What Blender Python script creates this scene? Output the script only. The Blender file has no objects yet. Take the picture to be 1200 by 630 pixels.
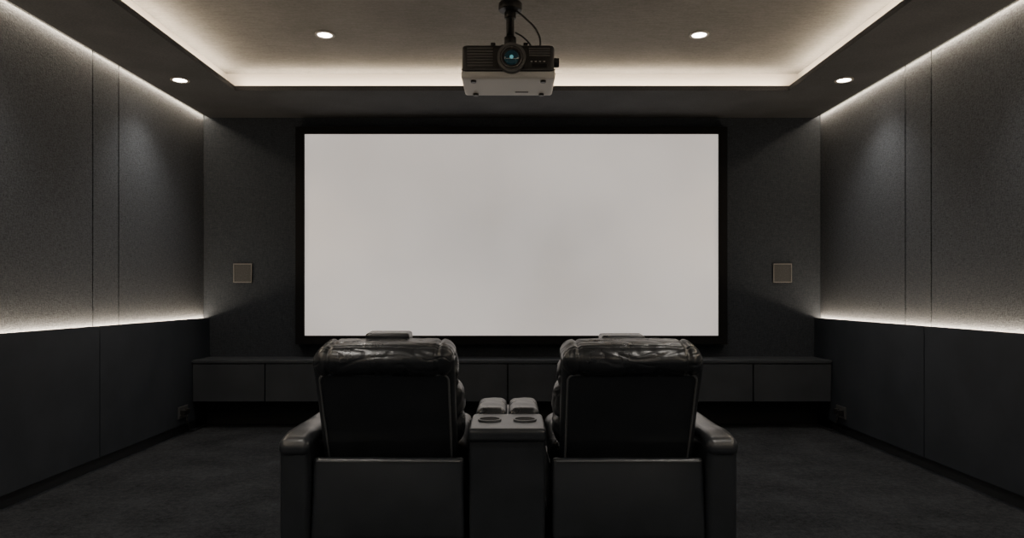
import bpy, bmesh, math
from mathutils import Vector, Matrix, noise

scene = bpy.context.scene
COL = scene.collection
CAMZ = 1.08

# ------------------------------------------------------------------ materials
def new_mat(name):
    m = bpy.data.materials.new(name); m.use_nodes = True
    nt = m.node_tree
    b = nt.nodes["Principled BSDF"]
    return m, nt, b

def simple(name, col, rough=0.5, metal=0.0, emit=None, estr=0.0, spec=0.5, coat=0.0):
    m, nt, b = new_mat(name)
    b.inputs["Base Color"].default_value = (*col, 1)
    b.inputs["Roughness"].default_value = rough
    b.inputs["Metallic"].default_value = metal
    b.inputs["Specular IOR Level"].default_value = spec
    b.inputs["Coat Weight"].default_value = coat
    if emit:
        b.inputs["Emission Color"].default_value = (*emit, 1)
        b.inputs["Emission Strength"].default_value = estr
    return m

def noisy(name, c1, c2, rough=0.8, scales=((1, 1, 1, 3.0, 4), ), bump=0.0, bump_scale=(1, 1, 1, 300), spec=0.3,
          bdist=0.002, lo=0.35, hi=0.65):
    """colour varied by summed noises; scales: (sx,sy,sz,scale,detail)"""
    m, nt, b = new_mat(name)
    N, L = nt.nodes, nt.links
    tc = N.new("ShaderNodeTexCoord")
    outs = []
    for (sx, sy, sz, sc, det) in scales:
        mp = N.new("ShaderNodeMapping"); mp.inputs["Scale"].default_value = (sx, sy, sz)
        L.new(tc.outputs["Object"], mp.inputs["Vector"])
        n = N.new("ShaderNodeTexNoise"); n.inputs["Scale"].default_value = sc; n.inputs["Detail"].default_value = det
        L.new(mp.outputs[0], n.inputs["Vector"])
        outs.append(n.outputs["Fac"])
    cur = outs[0]
    for i, o in enumerate(outs[1:]):
        mx = N.new("ShaderNodeMix"); mx.data_type = 'FLOAT'; mx.inputs[0].default_value = 1.0 / (i + 2)
        L.new(cur, mx.inputs[2]); L.new(o, mx.inputs[3]); cur = mx.outputs[0]
    r = N.new("ShaderNodeValToRGB")
    r.color_ramp.elements[0].position = lo; r.color_ramp.elements[0].color = (*c1, 1)
    r.color_ramp.elements[1].position = hi; r.color_ramp.elements[1].color = (*c2, 1)
    L.new(cur, r.inputs[0]); L.new(r.outputs[0], b.inputs["Base Color"])
    b.inputs["Roughness"].default_value = rough
    b.inputs["Specular IOR Level"].default_value = spec
    if bump > 0:
        mp = N.new("ShaderNodeMapping"); mp.inputs["Scale"].default_value = bump_scale[:3]
        L.new(tc.outputs["Object"], mp.inputs["Vector"])
        n = N.new("ShaderNodeTexNoise"); n.inputs["Scale"].default_value = bump_scale[3]; n.inputs["Detail"].default_value = 3
        L.new(mp.outputs[0], n.inputs["Vector"])
        bp = N.new("ShaderNodeBump"); bp.inputs["Strength"].default_value = bump; bp.inputs["Distance"].default_value = bdist
        L.new(n.outputs["Fac"], bp.inputs["Height"]); L.new(bp.outputs[0], b.inputs["Normal"])
    return m

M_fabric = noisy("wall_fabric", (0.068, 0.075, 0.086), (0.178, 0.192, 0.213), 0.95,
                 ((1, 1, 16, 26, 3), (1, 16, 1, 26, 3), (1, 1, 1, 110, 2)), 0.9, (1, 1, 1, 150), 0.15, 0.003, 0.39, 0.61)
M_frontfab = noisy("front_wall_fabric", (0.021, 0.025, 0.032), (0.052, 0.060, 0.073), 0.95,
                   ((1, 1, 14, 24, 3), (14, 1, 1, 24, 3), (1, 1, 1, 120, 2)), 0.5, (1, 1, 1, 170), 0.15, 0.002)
M_wains = noisy("wainscot_panel_matte", (0.037, 0.044, 0.055), (0.049, 0.057, 0.070), 0.62,
                ((1, 1, 1, 4, 4),), 0.15, (1, 1, 1, 200), 0.4, 0.001)
M_rear = noisy("rear_wall_fabric", (0.22, 0.235, 0.26), (0.32, 0.34, 0.37), 0.9, ((1, 1, 1, 60, 4),), 0.3, (1, 1, 1, 150))
M_dark = simple("shadow_gap_black", (0.006, 0.006, 0.007), 0.8)
M_skirt = simple("baseboard_dark", (0.022, 0.025, 0.029), 0.6)
M_soffit = noisy("soffit_paint", (0.050, 0.053, 0.059), (0.078, 0.082, 0.090), 0.9,
                 ((1, 1, 1, 3, 5), (1, 1, 1, 90, 2)), 0.3, (1, 1, 1, 120), 0.2)
M_ceil = noisy("ceiling_plaster", (0.17, 0.167, 0.161), (0.28, 0.275, 0.266), 0.95,
               ((1, 1, 1, 2.5, 6), (1, 1, 1, 60, 3), (1, 6, 1, 14, 3)), 0.4, (1, 1, 1, 110), 0.2)
M_cove = simple("cove_brightener_pale", (0.60, 0.57, 0.53), 0.8)  # pale tone chosen to make the recess wall look more brightly lit
M_carpet = noisy("carpet", (0.012, 0.014, 0.017), (0.060, 0.066, 0.077), 1.0,
                 ((1, 1, 1, 3.5, 6), (1, 1, 1, 90, 4), (1, 1, 1, 30, 4)), 1.0, (1, 1, 1, 140), 0.1, 0.010, 0.34, 0.66)
M_cab = noisy("cabinet_laminate", (0.038, 0.044, 0.054), (0.050, 0.057, 0.068), 0.45,
              ((1, 1, 1, 4, 4),), 0.05, (1, 1, 1, 100), 0.45, 0.001)
M_frame = simple("screen_frame_velvet", (0.005, 0.005, 0.006), 0.8, spec=0.2)
M_speak = noisy("speaker_grille", (0.035, 0.037, 0.040), (0.075, 0.077, 0.080), 0.7, ((1, 1, 1, 260, 1),), 0.4, (1, 1, 1, 300))
M_speakrim = simple("speaker_rim", (0.17, 0.17, 0.165), 0.5)
M_led = simple("led_emitter", (1, 0.9, 0.75), 0.5, emit=(1.0, 0.80, 0.55), estr=8.0)
M_lamp = simple("downlight_lens", (1, 1, 1), 0.5, emit=(1.0, 0.92, 0.82), estr=25.0)
M_ring = simple("downlight_ring", (0.35, 0.34, 0.32), 0.4)
M_black = simple("black_plastic", (0.018, 0.018, 0.020), 0.35)
M_black2 = simple("black_metal", (0.02, 0.02, 0.021), 0.4, 0.6)
M_grey = simple("light_grey_plastic", (0.72, 0.71, 0.69), 0.45)
M_midgrey = simple("mid_grey_plastic", (0.12, 0.12, 0.12), 0.45)
M_chrome = simple("lens_ring_metal", (0.25, 0.25, 0.26), 0.25, 0.9)
M_glass = simple("lens_glass", (0.004, 0.016, 0.02), 0.05, 0.0, emit=(0.05, 0.30, 0.38), estr=0.03, coat=1.0)  # faint teal emission stands in for a reflection on the glass
M_glint = simple("lens_glint", (0.01, 0.1, 0.12), 0.05, 0.0, emit=(0.25, 0.75, 0.8), estr=0.4, coat=1.0)  # glowing teal spot painted in as the lens reflection
M_white = simple("indicator_white", (0.5, 0.5, 0.5), 0.5)

def leather(name="black_leather", k=1.0, r0=0.27, r1=0.42, bumpk=1.0):
    m, nt, b = new_mat(name)
    N, L = nt.nodes, nt.links
    tc = N.new("ShaderNodeTexCoord")
    n = N.new("ShaderNodeTexNoise"); n.inputs["Scale"].default_value = 9; n.inputs["Detail"].default_value = 5
    L.new(tc.outputs["Object"], n.inputs["Vector"])
    r = N.new("ShaderNodeValToRGB")
    r.color_ramp.elements[0].color = (0.011*k, 0.0130*k, 0.0158*k, 1); r.color_ramp.elements[1].color = (0.023*k, 0.0265*k, 0.0315*k, 1)
    L.new(n.outputs["Fac"], r.inputs[0]); L.new(r.outputs[0], b.inputs["Base Color"])
    mr = N.new("ShaderNodeMapRange"); mr.inputs[3].default_value = r0; mr.inputs[4].default_value = r1
    L.new(n.outputs["Fac"], mr.inputs[0]); L.new(mr.outputs[0], b.inputs["Roughness"])
    v = N.new("ShaderNodeTexVoronoi"); v.inputs["Scale"].default_value = 190
    L.new(tc.outputs["Object"], v.inputs["Vector"])
    n2 = N.new("ShaderNodeTexNoise"); n2.inputs["Scale"].default_value = 16; n2.inputs["Detail"].default_value = 6
    L.new(tc.outputs["Object"], n2.inputs["Vector"])
    b1 = N.new("ShaderNodeBump"); b1.inputs["Strength"].default_value = 0.2; b1.inputs["Distance"].default_value = 0.001
    b2 = N.new("ShaderNodeBump"); b2.inputs["Strength"].default_value = 0.3*bumpk; b2.inputs["Distance"].default_value = 0.006
    L.new(v.outputs["Distance"], b1.inputs["Height"]); L.new(n2.outputs["Fac"], b2.inputs["Height"])
    L.new(b1.outputs[0], b2.inputs["Normal"]); L.new(b2.outputs[0], b.inputs["Normal"])
    b.inputs["Specular IOR Level"].default_value = 0.85
    return m
M_leather = leather(k=1.2, r0=0.22, r1=0.35)
M_leather_flat = leather("black_leather_panel", 1.75, 0.25, 0.36, 0.3)
M_piping = simple("leather_piping", (0.17, 0.178, 0.19), 0.38)

def screen_mat():
    m, nt, b = new_mat("projection_screen_glow")
    N, L = nt.nodes, nt.links
    tc = N.new("ShaderNodeTexCoord")
    mp = N.new("ShaderNodeMapping"); mp.inputs["Location"].default_value = (3.7, 1.2, 8.4)
    L.new(tc.outputs["Object"], mp.inputs["Vector"])
    n = N.new("ShaderNodeTexNoise"); n.inputs["Scale"].default_value = 0.9; n.inputs["Detail"].default_value = 5; n.inputs["Roughness"].default_value = 0.45
    L.new(mp.outputs[0], n.inputs["Vector"])
    n2 = N.new("ShaderNodeTexNoise"); n2.inputs["Scale"].default_value = 60; n2.inputs["Detail"].default_value = 4
    L.new(tc.outputs["Object"], n2.inputs["Vector"])
    mx = N.new("ShaderNodeMix"); mx.data_type = 'FLOAT'; mx.inputs[0].default_value = 0.15
    L.new(n.outputs["Fac"], mx.inputs[2]); L.new(n2.outputs["Fac"], mx.inputs[3])
    r = N.new("ShaderNodeValToRGB")
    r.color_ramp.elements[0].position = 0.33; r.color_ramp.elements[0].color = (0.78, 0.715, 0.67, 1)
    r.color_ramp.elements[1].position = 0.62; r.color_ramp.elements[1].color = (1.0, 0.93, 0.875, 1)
    L.new(mx.outputs[0], r.inputs[0])
    b.inputs["Base Color"].default_value = (0.7, 0.67, 0.64, 1)
    b.inputs["Roughness"].default_value = 0.9
    b.inputs["Specular IOR Level"].default_value = 0.1
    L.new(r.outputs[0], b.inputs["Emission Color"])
    b.inputs["Emission Strength"].default_value = 0.60  # cloudy emission paints in light that the screen itself would only reflect
    return m
M_screen = screen_mat()

# ------------------------------------------------------------------ mesh helpers
def add_box(bm, x0, x1, y0, y1, z0, z1, mi=0):
    vs = [bm.verts.new(p) for p in ((x0,y0,z0),(x1,y0,z0),(x1,y1,z0),(x0,y1,z0),(x0,y0,z1),(x1,y0,z1),(x1,y1,z1),(x0,y1,z1))]
    for f in ((0,3,2,1),(4,5,6,7),(0,1,5,4),(1,2,6,5),(2,3,7,6),(3,0,4,7)):
        fc = bm.faces.new([vs[i] for i in f]); fc.material_index = mi

def mesh_obj(name, bm, mats, parent=None, loc=(0,0,0), rot=(0,0,0), smooth=False):
    me = bpy.data.meshes.new(name); bm.normal_update(); bm.to_mesh(me); bm.free()
    for m in mats: me.materials.append(m)
    if smooth:
        for p in me.polygons: p.use_smooth = True
    o = bpy.data.objects.new(name, me); COL.objects.link(o)
    o.location = loc; o.rotation_euler = rot
    if parent: o.parent = parent
    return o

def boxes(name, lst, mats, parent=None, loc=(0,0,0), rot=(0,0,0), bevel=0.0, seg=2):
    bm = bmesh.new()
    for b in lst: add_box(bm, *b)
    o = mesh_obj(name, bm, mats, parent, loc, rot)
    if bevel > 0:
        md = o.modifiers.new("bevel", 'BEVEL'); md.width = bevel; md.segments = seg; md.limit_method = 'ANGLE'
        for p in o.data.polygons: p.use_smooth = True
        w = o.modifiers.new("wn", 'WEIGHTED_NORMAL'); w.keep_sharp = True
    return o

def empty(name, loc):
    e = bpy.data.objects.new(name, None); COL.objects.link(e); e.location = loc; e.empty_display_size = 0.1
    return e

def pillow(name, size, r, mat, parent, loc, rot=(0,0,0), n=28, bulge=(0,0,0), fn=None):
    """rounded box, optional bulge per axis and displacement function fn(p,n)->offset along normal"""
    hx, hy, hz = size[0]/2, size[1]/2, size[2]/2
    bm = bmesh.new(); cache = {}
    H = (hx, hy, hz)
    def vert(i, j, k):
        key = (i, j, k)
        if key in cache: return cache[key]
        t = [math.sin((c/n*2-1)*math.pi/2) for c in key]
        p = [t[a]*H[a] for a in range(3)]
        q = [max(-(H[a]-r), min(H[a]-r, p[a])) for a in range(3)]
        d = Vector([p[a]-q[a] for a in range(3)])
        nn = d.normalized() if d.length > 1e-9 else Vector((0,0,1))
        v = Vector(q) + nn*r
        u = [max(-1, min(1, v[a]/H[a])) for a in range(3)]
        off = Vector((0,0,0))
        for a in range(3):
            o1, o2 = (a+1) % 3, (a+2) % 3
            off[a] = (1 if u[a] > 0 else -1)*abs(u[a])**3*bulge[a]*(1-u[o1]**2)*(1-u[o2]**2)
        v = v + off
        if fn: v = v + nn*fn(v, nn)
        cache[key] = bm.verts.new(v)
        return cache[key]
    for a in range(n):
        for b in range(n):
            for s in (0, n):
                fl = (s == n)
                for ax in range(3):
                    def mk(u, w):
                        c = [0,0,0]; c[ax] = s; c[(ax+1)%3] = u; c[(ax+2)%3] = w; return vert(*c)
                    q = [mk(a,b), mk(a+1,b), mk(a+1,b+1), mk(a,b+1)]
                    if not fl: q.reverse()
                    try: bm.faces.new(q)
                    except ValueError: pass
    return mesh_obj(name, bm, [mat], parent, loc, rot, True)

def cyl(name, r, h, mat, parent, loc, rot=(0,0,0), r2=None, seg=48, bevel=0.0, cap=True):
    bm = bmesh.new()
    bmesh.ops.create_cone(bm, cap_ends=cap, segments=seg, radius1=r, radius2=r if r2 is None else r2, depth=h)
    o = mesh_obj(name, bm, [mat], parent, loc, rot)
    for p in o.data.polygons: p.use_smooth = len(p.vertices) == 4
    if bevel > 0:
        md = o.modifiers.new("bevel", 'BEVEL'); md.width = bevel; md.segments = 3; md.limit_method = 'ANGLE'
    return o

def ring(name, ro, ri, h, mat, parent, loc, rot=(0,0,0), seg=48):
    bm = bmesh.new()
    prof = [(ri,-h/2),(ro,-h/2),(ro,h/2),(ri,h/2)]
    vs = [[bm.verts.new((r*math.cos(2*math.pi*i/seg), r*math.sin(2*math.pi*i/seg), z)) for r, z in prof] for i in range(seg)]
    for i in range(seg):
        j = (i+1) % seg
        for k in range(4):
            l = (k+1) % 4
            bm.faces.new([vs[i][k], vs[j][k], vs[j][l], vs[i][l]])
    bmesh.ops.recalc_face_normals(bm, faces=bm.faces)
    return mesh_obj(name, bm, [mat], parent, loc, rot)

def tube(name, pts, rad, mat, parent, cyclic=False, loc=(0,0,0), rot=(0,0,0), handle='AUTO'):
    cu = bpy.data.curves.new(name, 'CURVE'); cu.dimensions = '3D'; cu.bevel_depth = rad; cu.bevel_resolution = 3
    sp = cu.splines.new('BEZIER'); sp.bezier_points.add(len(pts)-1)
    for bp, p in zip(sp.bezier_points, pts):
        bp.co = p; bp.handle_left_type = bp.handle_right_type = handle
    sp.use_cyclic_u = cyclic
    cu.materials.append(mat)
    o = bpy.data.objects.new(name, cu); COL.objects.link(o); o.parent = parent; o.location = loc; o.rotation_euler = rot
    return o

def area(name, parent, loc, rot, sx, sy, power, col):
    l = bpy.data.lights.new(name, 'AREA'); l.shape = 'RECTANGLE'; l.size = sx; l.size_y = sy
    l.energy = power; l.color = col
    o = bpy.data.objects.new(name, l); COL.objects.link(o); o.parent = parent; o.location = loc; o.rotation_euler = rot
    return o

# ------------------------------------------------------------------ room
W = 2.61; YB = 5.78; YR = -1.5; ZS = 2.576; ZC = 2.735; WX = 2.56
LI = 2.035; RI = 2.15; LY = 5.01; RY = 5.13; NLY = -0.75; NRY = -0.87
WARM = (1.0, 0.80, 0.575)

boxes("floor", [(-W-0.15, W+0.15, YR-0.15, YB+0.15, -0.1, 0)], [M_carpet])

def panels(seams, y0, y1, gap):
    out = []; edges = [y0] + seams + [y1]
    for a, b in zip(edges[:-1], edges[1:]):
        out.append((a + gap/2, b - gap/2))
    return out

for s, side in ((-1, "left"), (1, "right")):
    def X(a, b):
        return (min(s*a, s*b), max(s*a, s*b))
    lst = [(*X(W+0.012, W+0.15), YR, YB+0.15, 0, 2.85, 1)]
    for a, b in panels([0.3, 0.58, 2.27, 2.55, 4.25, 4.53], YR, YB, 0.012):
        lst.append((*X(W, W+0.012), a, b, 0.0, 2.80, 0))
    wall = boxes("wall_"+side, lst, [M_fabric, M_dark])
    # wainscot (lower wall panels with a lip in front of the LED channel)
    lst = [(*X(W-0.034, W), YR, YB, 0.07, 0.866, 1)]
    for a, b in panels([0.25, 2.25, 4.24], YR, YB, 0.008):
        lst.append((*X(WX, WX+0.014), a, b, 0.07, 0.885, 0))
    boxes("wainscot", lst, [M_wains, M_dark], wall)
    boxes("baseboard_"+side, [(*X(WX+0.018, W), YR, YB, 0, 0.07, 0)], [M_skirt])
    # ledge led
    e = empty("led_strip", (s*(W-0.010), (YR+YB)/2, 0.870))
    L = YB-YR-0.02
    boxes("diffuser", [(-0.006, 0.006, -L/2, L/2, 0, 0.004)], [M_led], e)
    area("ledge_light", e, (0, 0, 0.0055), (math.pi, 0, 0), 0.012, L, 36, WARM)
    # ceiling slot led washing the top of the wall
    e = empty("led_strip", (s*(W-0.014), (YR+YB)/2, ZS+0.022))
    boxes("diffuser", [(-0.005, 0.005, -L/2, L/2, 0, 0.004)], [M_led], e)
    area("slot_light", e, (0, 0, -0.004), (0, 0, 0), 0.012, L, 26, WARM)

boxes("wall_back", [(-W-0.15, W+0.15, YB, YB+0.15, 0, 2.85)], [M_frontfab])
boxes("wall_rear", [(-W-0.15, W+0.15, YR-0.15, YR, 0, 2.85)], [M_rear])
boxes("baseboard_back", [(-WX, WX, YB-0.06, YB, 0, 0.20)], [M_skirt])

boxes("ceiling", [(-W-0.15, W+0.15, YR-0.15, YB+0.15, ZC, ZC+0.12)], [M_ceil])
SX = W-0.045
sof = boxes("ceiling_soffit", [
    (-SX, -RI, YR, YB, ZS, ZC), (RI, SX, YR, YB, ZS, ZC),
    (-RI, RI, RY, YB, ZS, ZC), (-RI, RI, YR, NRY, ZS, ZC),
    (-RI, -LI, NRY, RY, ZS, ZS+0.036), (LI, RI, NRY, RY, ZS, ZS+0.036),
    (-LI, LI, LY, RY, ZS, ZS+0.036), (-LI, LI, NRY, NLY, ZS, ZS+0.036)], [M_soffit])
boxes("cove_brightener", [
    (-RI, -RI+0.006, NRY, RY, ZS+0.036, ZC), (RI-0.006, RI, NRY, RY, ZS+0.036, ZC),
    (-RI, RI, RY-0.006, RY, ZS+0.036, ZC), (-RI, RI, NRY, NRY+0.006, ZS+0.036, ZC)], [M_cove], sof)  # thin pale strips added to brighten the recess wall into a crisp band
# cove leds (lay on the lip, shine up)
cy = (LY+NLY)/2; hl = (LY-NLY)/2
e = empty("led_strip", (0, cy, ZS+0.038))
for s in (-1, 1):
    boxes("diffuser_side", [(s*2.10-0.005, s*2.10+0.005, -hl, hl, 0, 0.004)], [M_led], e)
    area("cove_light", e, (s*2.10, 0, 0.006), (math.pi, 0, 0), 0.012, 2*hl, 25, WARM)
for yy in (LY+0.065-cy, NLY-0.065-cy):
    boxes("diffuser_end", [(-LI, LI, yy-0.005, yy+0.005, 0, 0.004)], [M_led], e)
    area("cove_light_end", e, (0, yy, 0.006), (math.pi, 0, 0), 2*LI, 0.012, 16, WARM)

# downlights
def downlight(x, y, z, power, ang=95, blend=0.6):
    e = empty("recessed_downlight", (x, y, z))
    ring("trim_ring", 0.062, 0.045, 0.008, M_ring, e, (0, 0, -0.004))
    cyl("lens", 0.046, 0.004, M_lamp, e, (0, 0, -0.003))
    l = bpy.data.lights.new("beam", 'SPOT'); l.energy = power; l.spot_size = math.radians(ang); l.spot_blend = blend
    l.shadow_soft_size = 0.045; l.color = (1.0, 0.94, 0.86)
    o = bpy.data.objects.new("beam", l); COL.objects.link(o); o.parent = e; o.location = (0, 0, -0.03)
for s in (-1, 1):
    for y in (4.75, 3.1, 1.45, -0.2):
        downlight(s*2.31, y, ZS, 17, 110, 1.0)
    for y in (4.34, 1.9):
        downlight(s*1.19, y, ZC, 30, 115, 1.0)
    downlight(s*1.19, -0.35, ZC, 85, 130, 1.0)  # unseen strong pair added behind the camera as fill for the chair backs

# ------------------------------------------------------------------ projection screen
e = empty("projection_screen", (0, 5.72, 0))
xi0, xi1, zi0, zi1 = -1.733, 1.724, 0.738, 2.42
fw = 0.072
boxes("frame", [(xi0-fw, xi0, -0.03, 0.058, zi0-fw, zi1+0.058), (xi1, xi1+fw, -0.03, 0.058, zi0-fw, zi1+0.058),
                (xi0, xi1, -0.03, 0.058, zi1, zi1+0.058), (xi0, xi1, -0.03, 0.058, zi0-fw, zi0)], [M_frame], e)
boxes("screen_surface", [(xi0, xi1, -0.012, 0.0, zi0, zi1)], [M_screen], e)
boxes("backing_board", [(xi0, xi1, 0.002, 0.058, zi0, zi1)], [M_frame], e)

# wall speakers
for x in (-2.275, 2.285):
    e = empty("wall_speaker", (x, YB, 1.262))
    boxes("rim", [(-0.078, 0.078, -0.018, 0, 0.073, 0.080), (-0.078, 0.078, -0.018, 0, -0.080, -0.073),
                  (-0.078, -0.072, -0.018, 0, -0.073, 0.073), (0.072, 0.078, -0.018, 0, -0.073, 0.073)], [M_speakrim], e)
    boxes("grille", [(-0.072, 0.072, -0.012, 0, -0.073, 0.073)], [M_speak], e)

# ------------------------------------------------------------------ media cabinet
e = empty("media_cabinet", (0, 5.46, 0))
zt, zb = 0.555, 0.225
boxes("carcass", [(-WX, WX, 0.02, 0.32, zb, zt-0.026)], [M_dark], e)
boxes("top_slab", [(-WX, WX, -0.004, 0.32, zt-0.024, zt)], [M_cab], e, bevel=0.002)
edges = [-2.56, -1.976, -1.0, -0.034, 0.95, 1.93, 2.56]
boxes("doors", [(a+0.005, b-0.005, 0.0, 0.02, zb, zt-0.032) for a, b in zip(edges[:-1], edges[1:])], [M_cab], e, bevel=0.0015)

# wall sockets low on the wainscots
for s in (-1, 1):
    e = empty("wall_socket", (s*WX, 5.30, 0.17))
    d = -s
    boxes("plate", [(min(0, d*0.01), max(0, d*0.01), -0.075, 0.075, -0.045, 0.045)], [M_midgrey], e, bevel=0.002)
    boxes("plug", [(min(d*0.01, d*0.05), max(d*0.01, d*0.05), -0.055, -0.015, -0.02, 0.02),
                   (min(d*0.01, d*0.04), max(d*0.01, d*0.04), 0.02, 0.055, -0.02, 0.02)], [M_black], e, bevel=0.004)
    tube("cable", [(d*0.045, -0.035, -0.01), (d*0.06, -0.03, -0.09), (d*0.04, 0.06, -0.155), (d*0.05, 0.3, -0.158)], 0.005, M_black, e)

# ------------------------------------------------------------------ projector
PX, PY, PZ = -0.016, 2.9, CAMZ + 1.0
e = empty("ceiling_projector", (PX, PY, PZ))
R90 = (math.radians(90), 0, 0)
pillow("body_upper", (0.395, 0.27, 0.118), 0.018, M_black, e, (0, 0.135, 0.004), n=20)
pillow("body_shell", (0.402, 0.265, 0.034), 0.012, M_grey, e, (0, 0.137, -0.062), n=20)
boxes("seam", [(-0.199, 0.199, -0.001, 0.27, -0.046, -0.042)], [M_midgrey], e)
lx = 0.014; lz = -0.004
cyl("lens_barrel", 0.058, 0.05, M_black, e, (lx, -0.008, lz), R90, bevel=0.004)
ring("lens_outer_ring", 0.060, 0.050, 0.012, M_midgrey, e, (lx, -0.034, lz), R90)
ring("lens_mid_ring", 0.046, 0.040, 0.008, M_chrome, e, (lx, -0.035, lz), R90)
bm = bmesh.new(); bmesh.ops.create_uvsphere(bm, u_segments=32, v_segments=16, radius=0.036)
g = mesh_obj("lens_glass", bm, [M_glass], e, (lx, -0.026, lz), (0,0,0), True); g.scale = (1, 0.4, 1)
bm = bmesh.new(); bmesh.ops.create_uvsphere(bm, u_segments=24, v_segments=12, radius=0.010)
g = mesh_obj("lens_glint", bm, [M_glint], e, (lx, -0.037, lz), (0,0,0), True); g.scale = (1, 0.5, 1)  # small glowing bead added as the reflected glint
boxes("front_vents", [(-0.175, -0.065, -0.004, 0.002, -0.030+i*0.012, -0.024+i*0.012) for i in range(7)], [M_midgrey], e)
boxes("front_vents_right", [(0.088, 0.178, -0.004, 0.002, 0.012+i*0.010, 0.017+i*0.010) for i in range(4)], [M_midgrey], e)
boxes("status_labels", [(0.095+i*0.018, 0.103+i*0.018, -0.003, 0.001, -0.012, -0.009) for i in range(4)], [M_white], e)
boxes("ir_window", [(0.10, 0.165, -0.003, 0.001, -0.034, -0.020)], [M_black2], e, bevel=0.002)
cyl("focus_knob", 0.020, 0.022, M_black, e, (0.207, 0.03, -0.006), (0, math.radians(90), 0), bevel=0.003)
for sx in (-0.15, 0.15):
    for sy in (0.04, 0.235):
        cyl("foot", 0.012, 0.010, M_black, e, (sx, sy, -0.083))
boxes("underside_label", [(0.03, 0.09, 0.20, 0.215, -0.0805, -0.0785)], [M_midgrey], e)
# mount
boxes("mount_plate", [(-0.075, 0.085, 0.06, 0.22, 0.062, 0.070)], [M_black2], e, bevel=0.002)
boxes("mount_arms", [(-0.075, -0.055, 0.02, 0.25, 0.066, 0.078), (0.065, 0.085, 0.02, 0.25, 0.066, 0.078)], [M_black2], e, bevel=0.002)
boxes("mount_head", [(-0.035, 0.058, 0.095, 0.175, 0.070, 0.098)], [M_black2], e, bevel=0.006)
cyl("pole", 0.018, ZC-PZ-0.10, M_black2, e, (0.008, 0.135, (0.10+ZC-PZ)/2+0.0))
cyl("pole_collar", 0.052, 0.034, M_black2, e, (0.008, 0.135, 0.277), bevel=0.005)
cyl("pole_collar_lower", 0.027, 0.045, M_black2, e, (0.008, 0.135, 0.12), bevel=0.004)
cyl("pole_joint", 0.026, 0.03, M_black2, e, (0.008, 0.135, 0.24), bevel=0.004)
cyl("ceiling_plate", 0.08, 0.012, M_black2, e, (0.008, 0.135, ZC-PZ-0.006), bevel=0.003)
tube("cable", [(0.026, 0.13, 0.265), (0.075, 0.13, 0.225), (0.125, 0.13, 0.17), (0.142, 0.14, 0.115), (0.12, 0.15, 0.062)], 0.0045, M_black, e)
tube("cable_short", [(0.03, 0.15, 0.17), (0.07, 0.15, 0.145), (0.105, 0.16, 0.10), (0.10, 0.18, 0.062)], 0.004, M_black, e)

# ------------------------------------------------------------------ recliners
def ridge(p, sc, seed):
    v = noise.noise(Vector((p[0]*sc[0], p[1]*sc[1], p[2]*sc[2])) + Vector((seed, seed*1.7, seed*0.3)))
    return 1 - abs(v)*2.0

def crease(p, sc, seed):
    """thin grooves where the noise crosses zero: 1 on the groove, 0 elsewhere"""
    v = noise.noise(Vector((p[0]*sc[0], p[1]*sc[1], p[2]*sc[2])) + Vector((seed, seed*1.7, seed*0.3)))
    return math.exp(-(v/0.07)**2)

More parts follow.
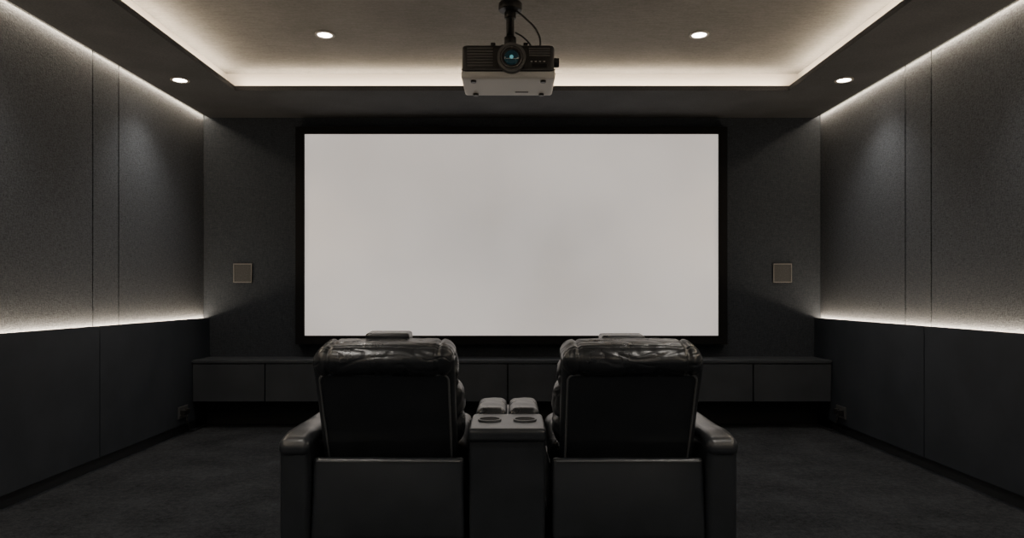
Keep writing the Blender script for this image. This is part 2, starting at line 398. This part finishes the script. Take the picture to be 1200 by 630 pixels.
def recliner(cx, s, seed):
    """s=-1: outer arm on the left, s=+1 on the right; origin on the floor, rear towards -y"""
    e = empty("leather_recliner", (cx, 3.10, 0))
    th = math.radians(23)
    c, si = math.cos(th), math.sin(th)
    RA = (th, 0, 0)
    my, mz = 2.775-3.10, 0.600          # middle of the rear surface
    ox = s*0.008                         # backrest sits a touch toward the outer arm
    def along(nf, up):                   # forward distance from rear surface / up along the back
        return (ox, my + nf*c - up*si, mz + nf*si + up*c)
    def fboard(p, n):
        return 0.0018*noise.noise(Vector((p[0]*6, p[1]*6, p[2]*5+seed)))*2
    pillow("back_shell", (0.560, 0.06, 0.50), 0.022, M_leather_flat, e, along(0.03, 0.0), RA, n=36, bulge=(0, 0.006, 0), fn=fboard)
    hw, t0, t1, rr = 0.256, -0.235, 0.178, 0.028
    pts = [(-hw, t0)]
    for k in range(7):
        a = math.pi - k*math.pi/12
        pts.append((-hw+rr+rr*math.cos(a), t1-rr+rr*math.sin(a)))
    for k in range(7):
        a = math.pi/2 - k*math.pi/12
        pts.append((hw-rr+rr*math.cos(a), t1-rr+rr*math.sin(a)))
    pts.append((hw, t0))
    tube("back_piping", [(a, -0.033, b) for a, b in pts], 0.0045, M_piping, e, loc=along(0.03, 0.0), rot=RA, handle='VECTOR')
    # wrinkled front bolster cushion
    def fwr(p, n):
        side = min(1, abs(p[0])/0.30)
        w = ridge(p, (3, 7, 13), seed)
        tuft = -0.016*math.exp(-((p[2]-0.06)/0.014)**2) - 0.016*math.exp(-((p[2]+0.09)/0.014)**2)
        return 0.008*(w-0.7)*(0.35+side) - 0.006*crease(p, (4, 6, 14), seed+3)*(0.3+side) + tuft
    bc = pillow("back_cushion", (0.600, 0.17, 0.46), 0.06, M_leather, e, along(0.142, 0.0), RA, n=64, bulge=(0.006, 0.02, 0), fn=fwr)
    for v in bc.data.vertices:
        k = (v.co.z+0.23)/0.46
        v.co.x *= 1.0 - 0.11*max(0, k-0.45)/0.55
    # top roll
    def froll(p, n):
        w = ridge(p, (3, 8, 8), seed+7)
        seam = 0
        if p[2] > -0.02: seam = -0.007*math.exp(-((p[1]+0.062)/0.006)**2)
        ends = -0.008*math.exp(-((abs(p[0])-0.215)/0.007)**2)
        return 0.004*(w-0.7) - 0.0022*crease(p, (5, 9, 9), seed+9) - 0.002*crease(p, (13, 16, 16), seed+2) + seam + ends
    pillow("head_roll", (0.560, 0.23, 0.118), 0.053, M_leather, e, (ox, -0.325, 0.826), (math.radians(10), 0, 0), n=90, bulge=(0, 0.006, 0.008), fn=froll)
    # raised headrest insert
    pillow("headrest_insert", (0.185, 0.11, 0.075), 0.014, M_leather, e, (-0.02 if s < 0 else -0.005, -0.205, 0.885 if s < 0 else 0.875), (math.radians(4), 0, 0), n=16)
    # lower rear panel, slightly sloped
    pillow("rear_skirt", (0.615, 0.035, 0.325), 0.016, M_leather_flat, e, (0, -0.335, 0.255), (math.radians(-5), 0, 0), n=30, bulge=(0, 0.008, 0), fn=fboard)
    tube("skirt_piping", [(-0.29, -0.019, 0.150), (0, -0.022, 0.151), (0.29, -0.019, 0.150)], 0.003, M_piping, e, loc=(0, -0.335, 0.255), rot=(math.radians(-5), 0, 0))
    boxes("base_frame", [(-0.30, 0.30, -0.31, 0.44, 0.04, 0.30)], [M_black], e, bevel=0.01)
    # seat + footrest
    def fseat(p, n):
        return 0.005*(ridge(p, (7, 7, 7), seed+4)-0.6)
    pillow("seat_cushion", (0.605, 0.60, 0.17), 0.055, M_leather, e, (0, 0.16, 0.375), (math.radians(3), 0, 0), n=40, bulge=(0, 0.01, 0.025), fn=fseat)
    pillow("footrest_pad", (0.60, 0.09, 0.33), 0.035, M_leather, e, (0, 0.475, 0.235), (math.radians(-6), 0, 0), n=30, bulge=(0, 0.015, 0), fn=fseat)
    # arm: tall panel with rounded top, padded cap wrapping over it
    pillow("arm_panel", (0.120, 0.84, 0.46), 0.026, M_leather_flat, e, (s*0.371, 0.04, 0.262), n=32, bulge=(0.004, 0, 0))
    def farm(p, n):
        return 0.003*(ridge(p, (7, 5, 8), seed+5)-0.6) - 0.0012*crease(p, (6, 4, 6), seed+6)
    ap = pillow("arm_pad", (0.131, 0.855, 0.074), 0.034, M_leather_flat, e, (s*0.371, 0.040, 0.484), n=44, bulge=(0, 0, 0.006), fn=farm)
    for v in ap.data.vertices:           # rear end curves down over the panel
        k = max(0, (-0.30-v.co.y)/0.13)
        v.co.z -= 0.022*k*k
    for ax in (-0.25, 0.25):
        for ay in (-0.25, 0.38):
            cyl("foot", 0.022, 0.045, M_black, e, (ax, ay, 0.0225))
    return e
recliner(-0.500, -1, 1.3)
recliner(0.470, 1, 5.9)

# ------------------------------------------------------------------ console
e = empty("cup_holder_console", (-0.020, 3.10, 0))
def fcon(p, n):
    return 0.0015*noise.noise(Vector((p[0]*8, p[1]*8, p[2]*8)))*2
pillow("console_body", (0.305, 0.80, 0.50), 0.016, M_leather_flat, e, (0, 0.03, 0.265), n=30, fn=fcon)
pillow("console_top", (0.314, 0.36, 0.055), 0.018, M_leather_flat, e, (0, -0.205, 0.518), n=30)
for sx in (-0.075, 0.075):
    ring("cup_rim", 0.050, 0.043, 0.008, M_piping, e, (sx, -0.19, 0.548))
    cyl("cup_well", 0.044, 0.004, M_dark, e, (sx, -0.19, 0.5475))
    pillow("armrest_pad", (0.142, 0.36, 0.085), 0.034, M_leather, e, (sx, 0.175, 0.520), n=24, bulge=(0, 0, 0.006),
           fn=lambda p, n: 0.003*(ridge(p, (9, 9, 9), 2)-0.6))

# ------------------------------------------------------------------ world + camera
w = bpy.data.worlds.new("world"); scene.world = w; w.use_nodes = True
w.node_tree.nodes["Background"].inputs[0].default_value = (0.02, 0.02, 0.022, 1)
cam = bpy.data.cameras.new("camera"); cam.sensor_width = 36; cam.lens = 24; cam.shift_y = 30/1200
cam.clip_start = 0.02
co = bpy.data.objects.new("camera", cam); COL.objects.link(co)
co.location = (0, 0, CAMZ); co.rotation_euler = (math.radians(90), 0, 0)
scene.camera = co
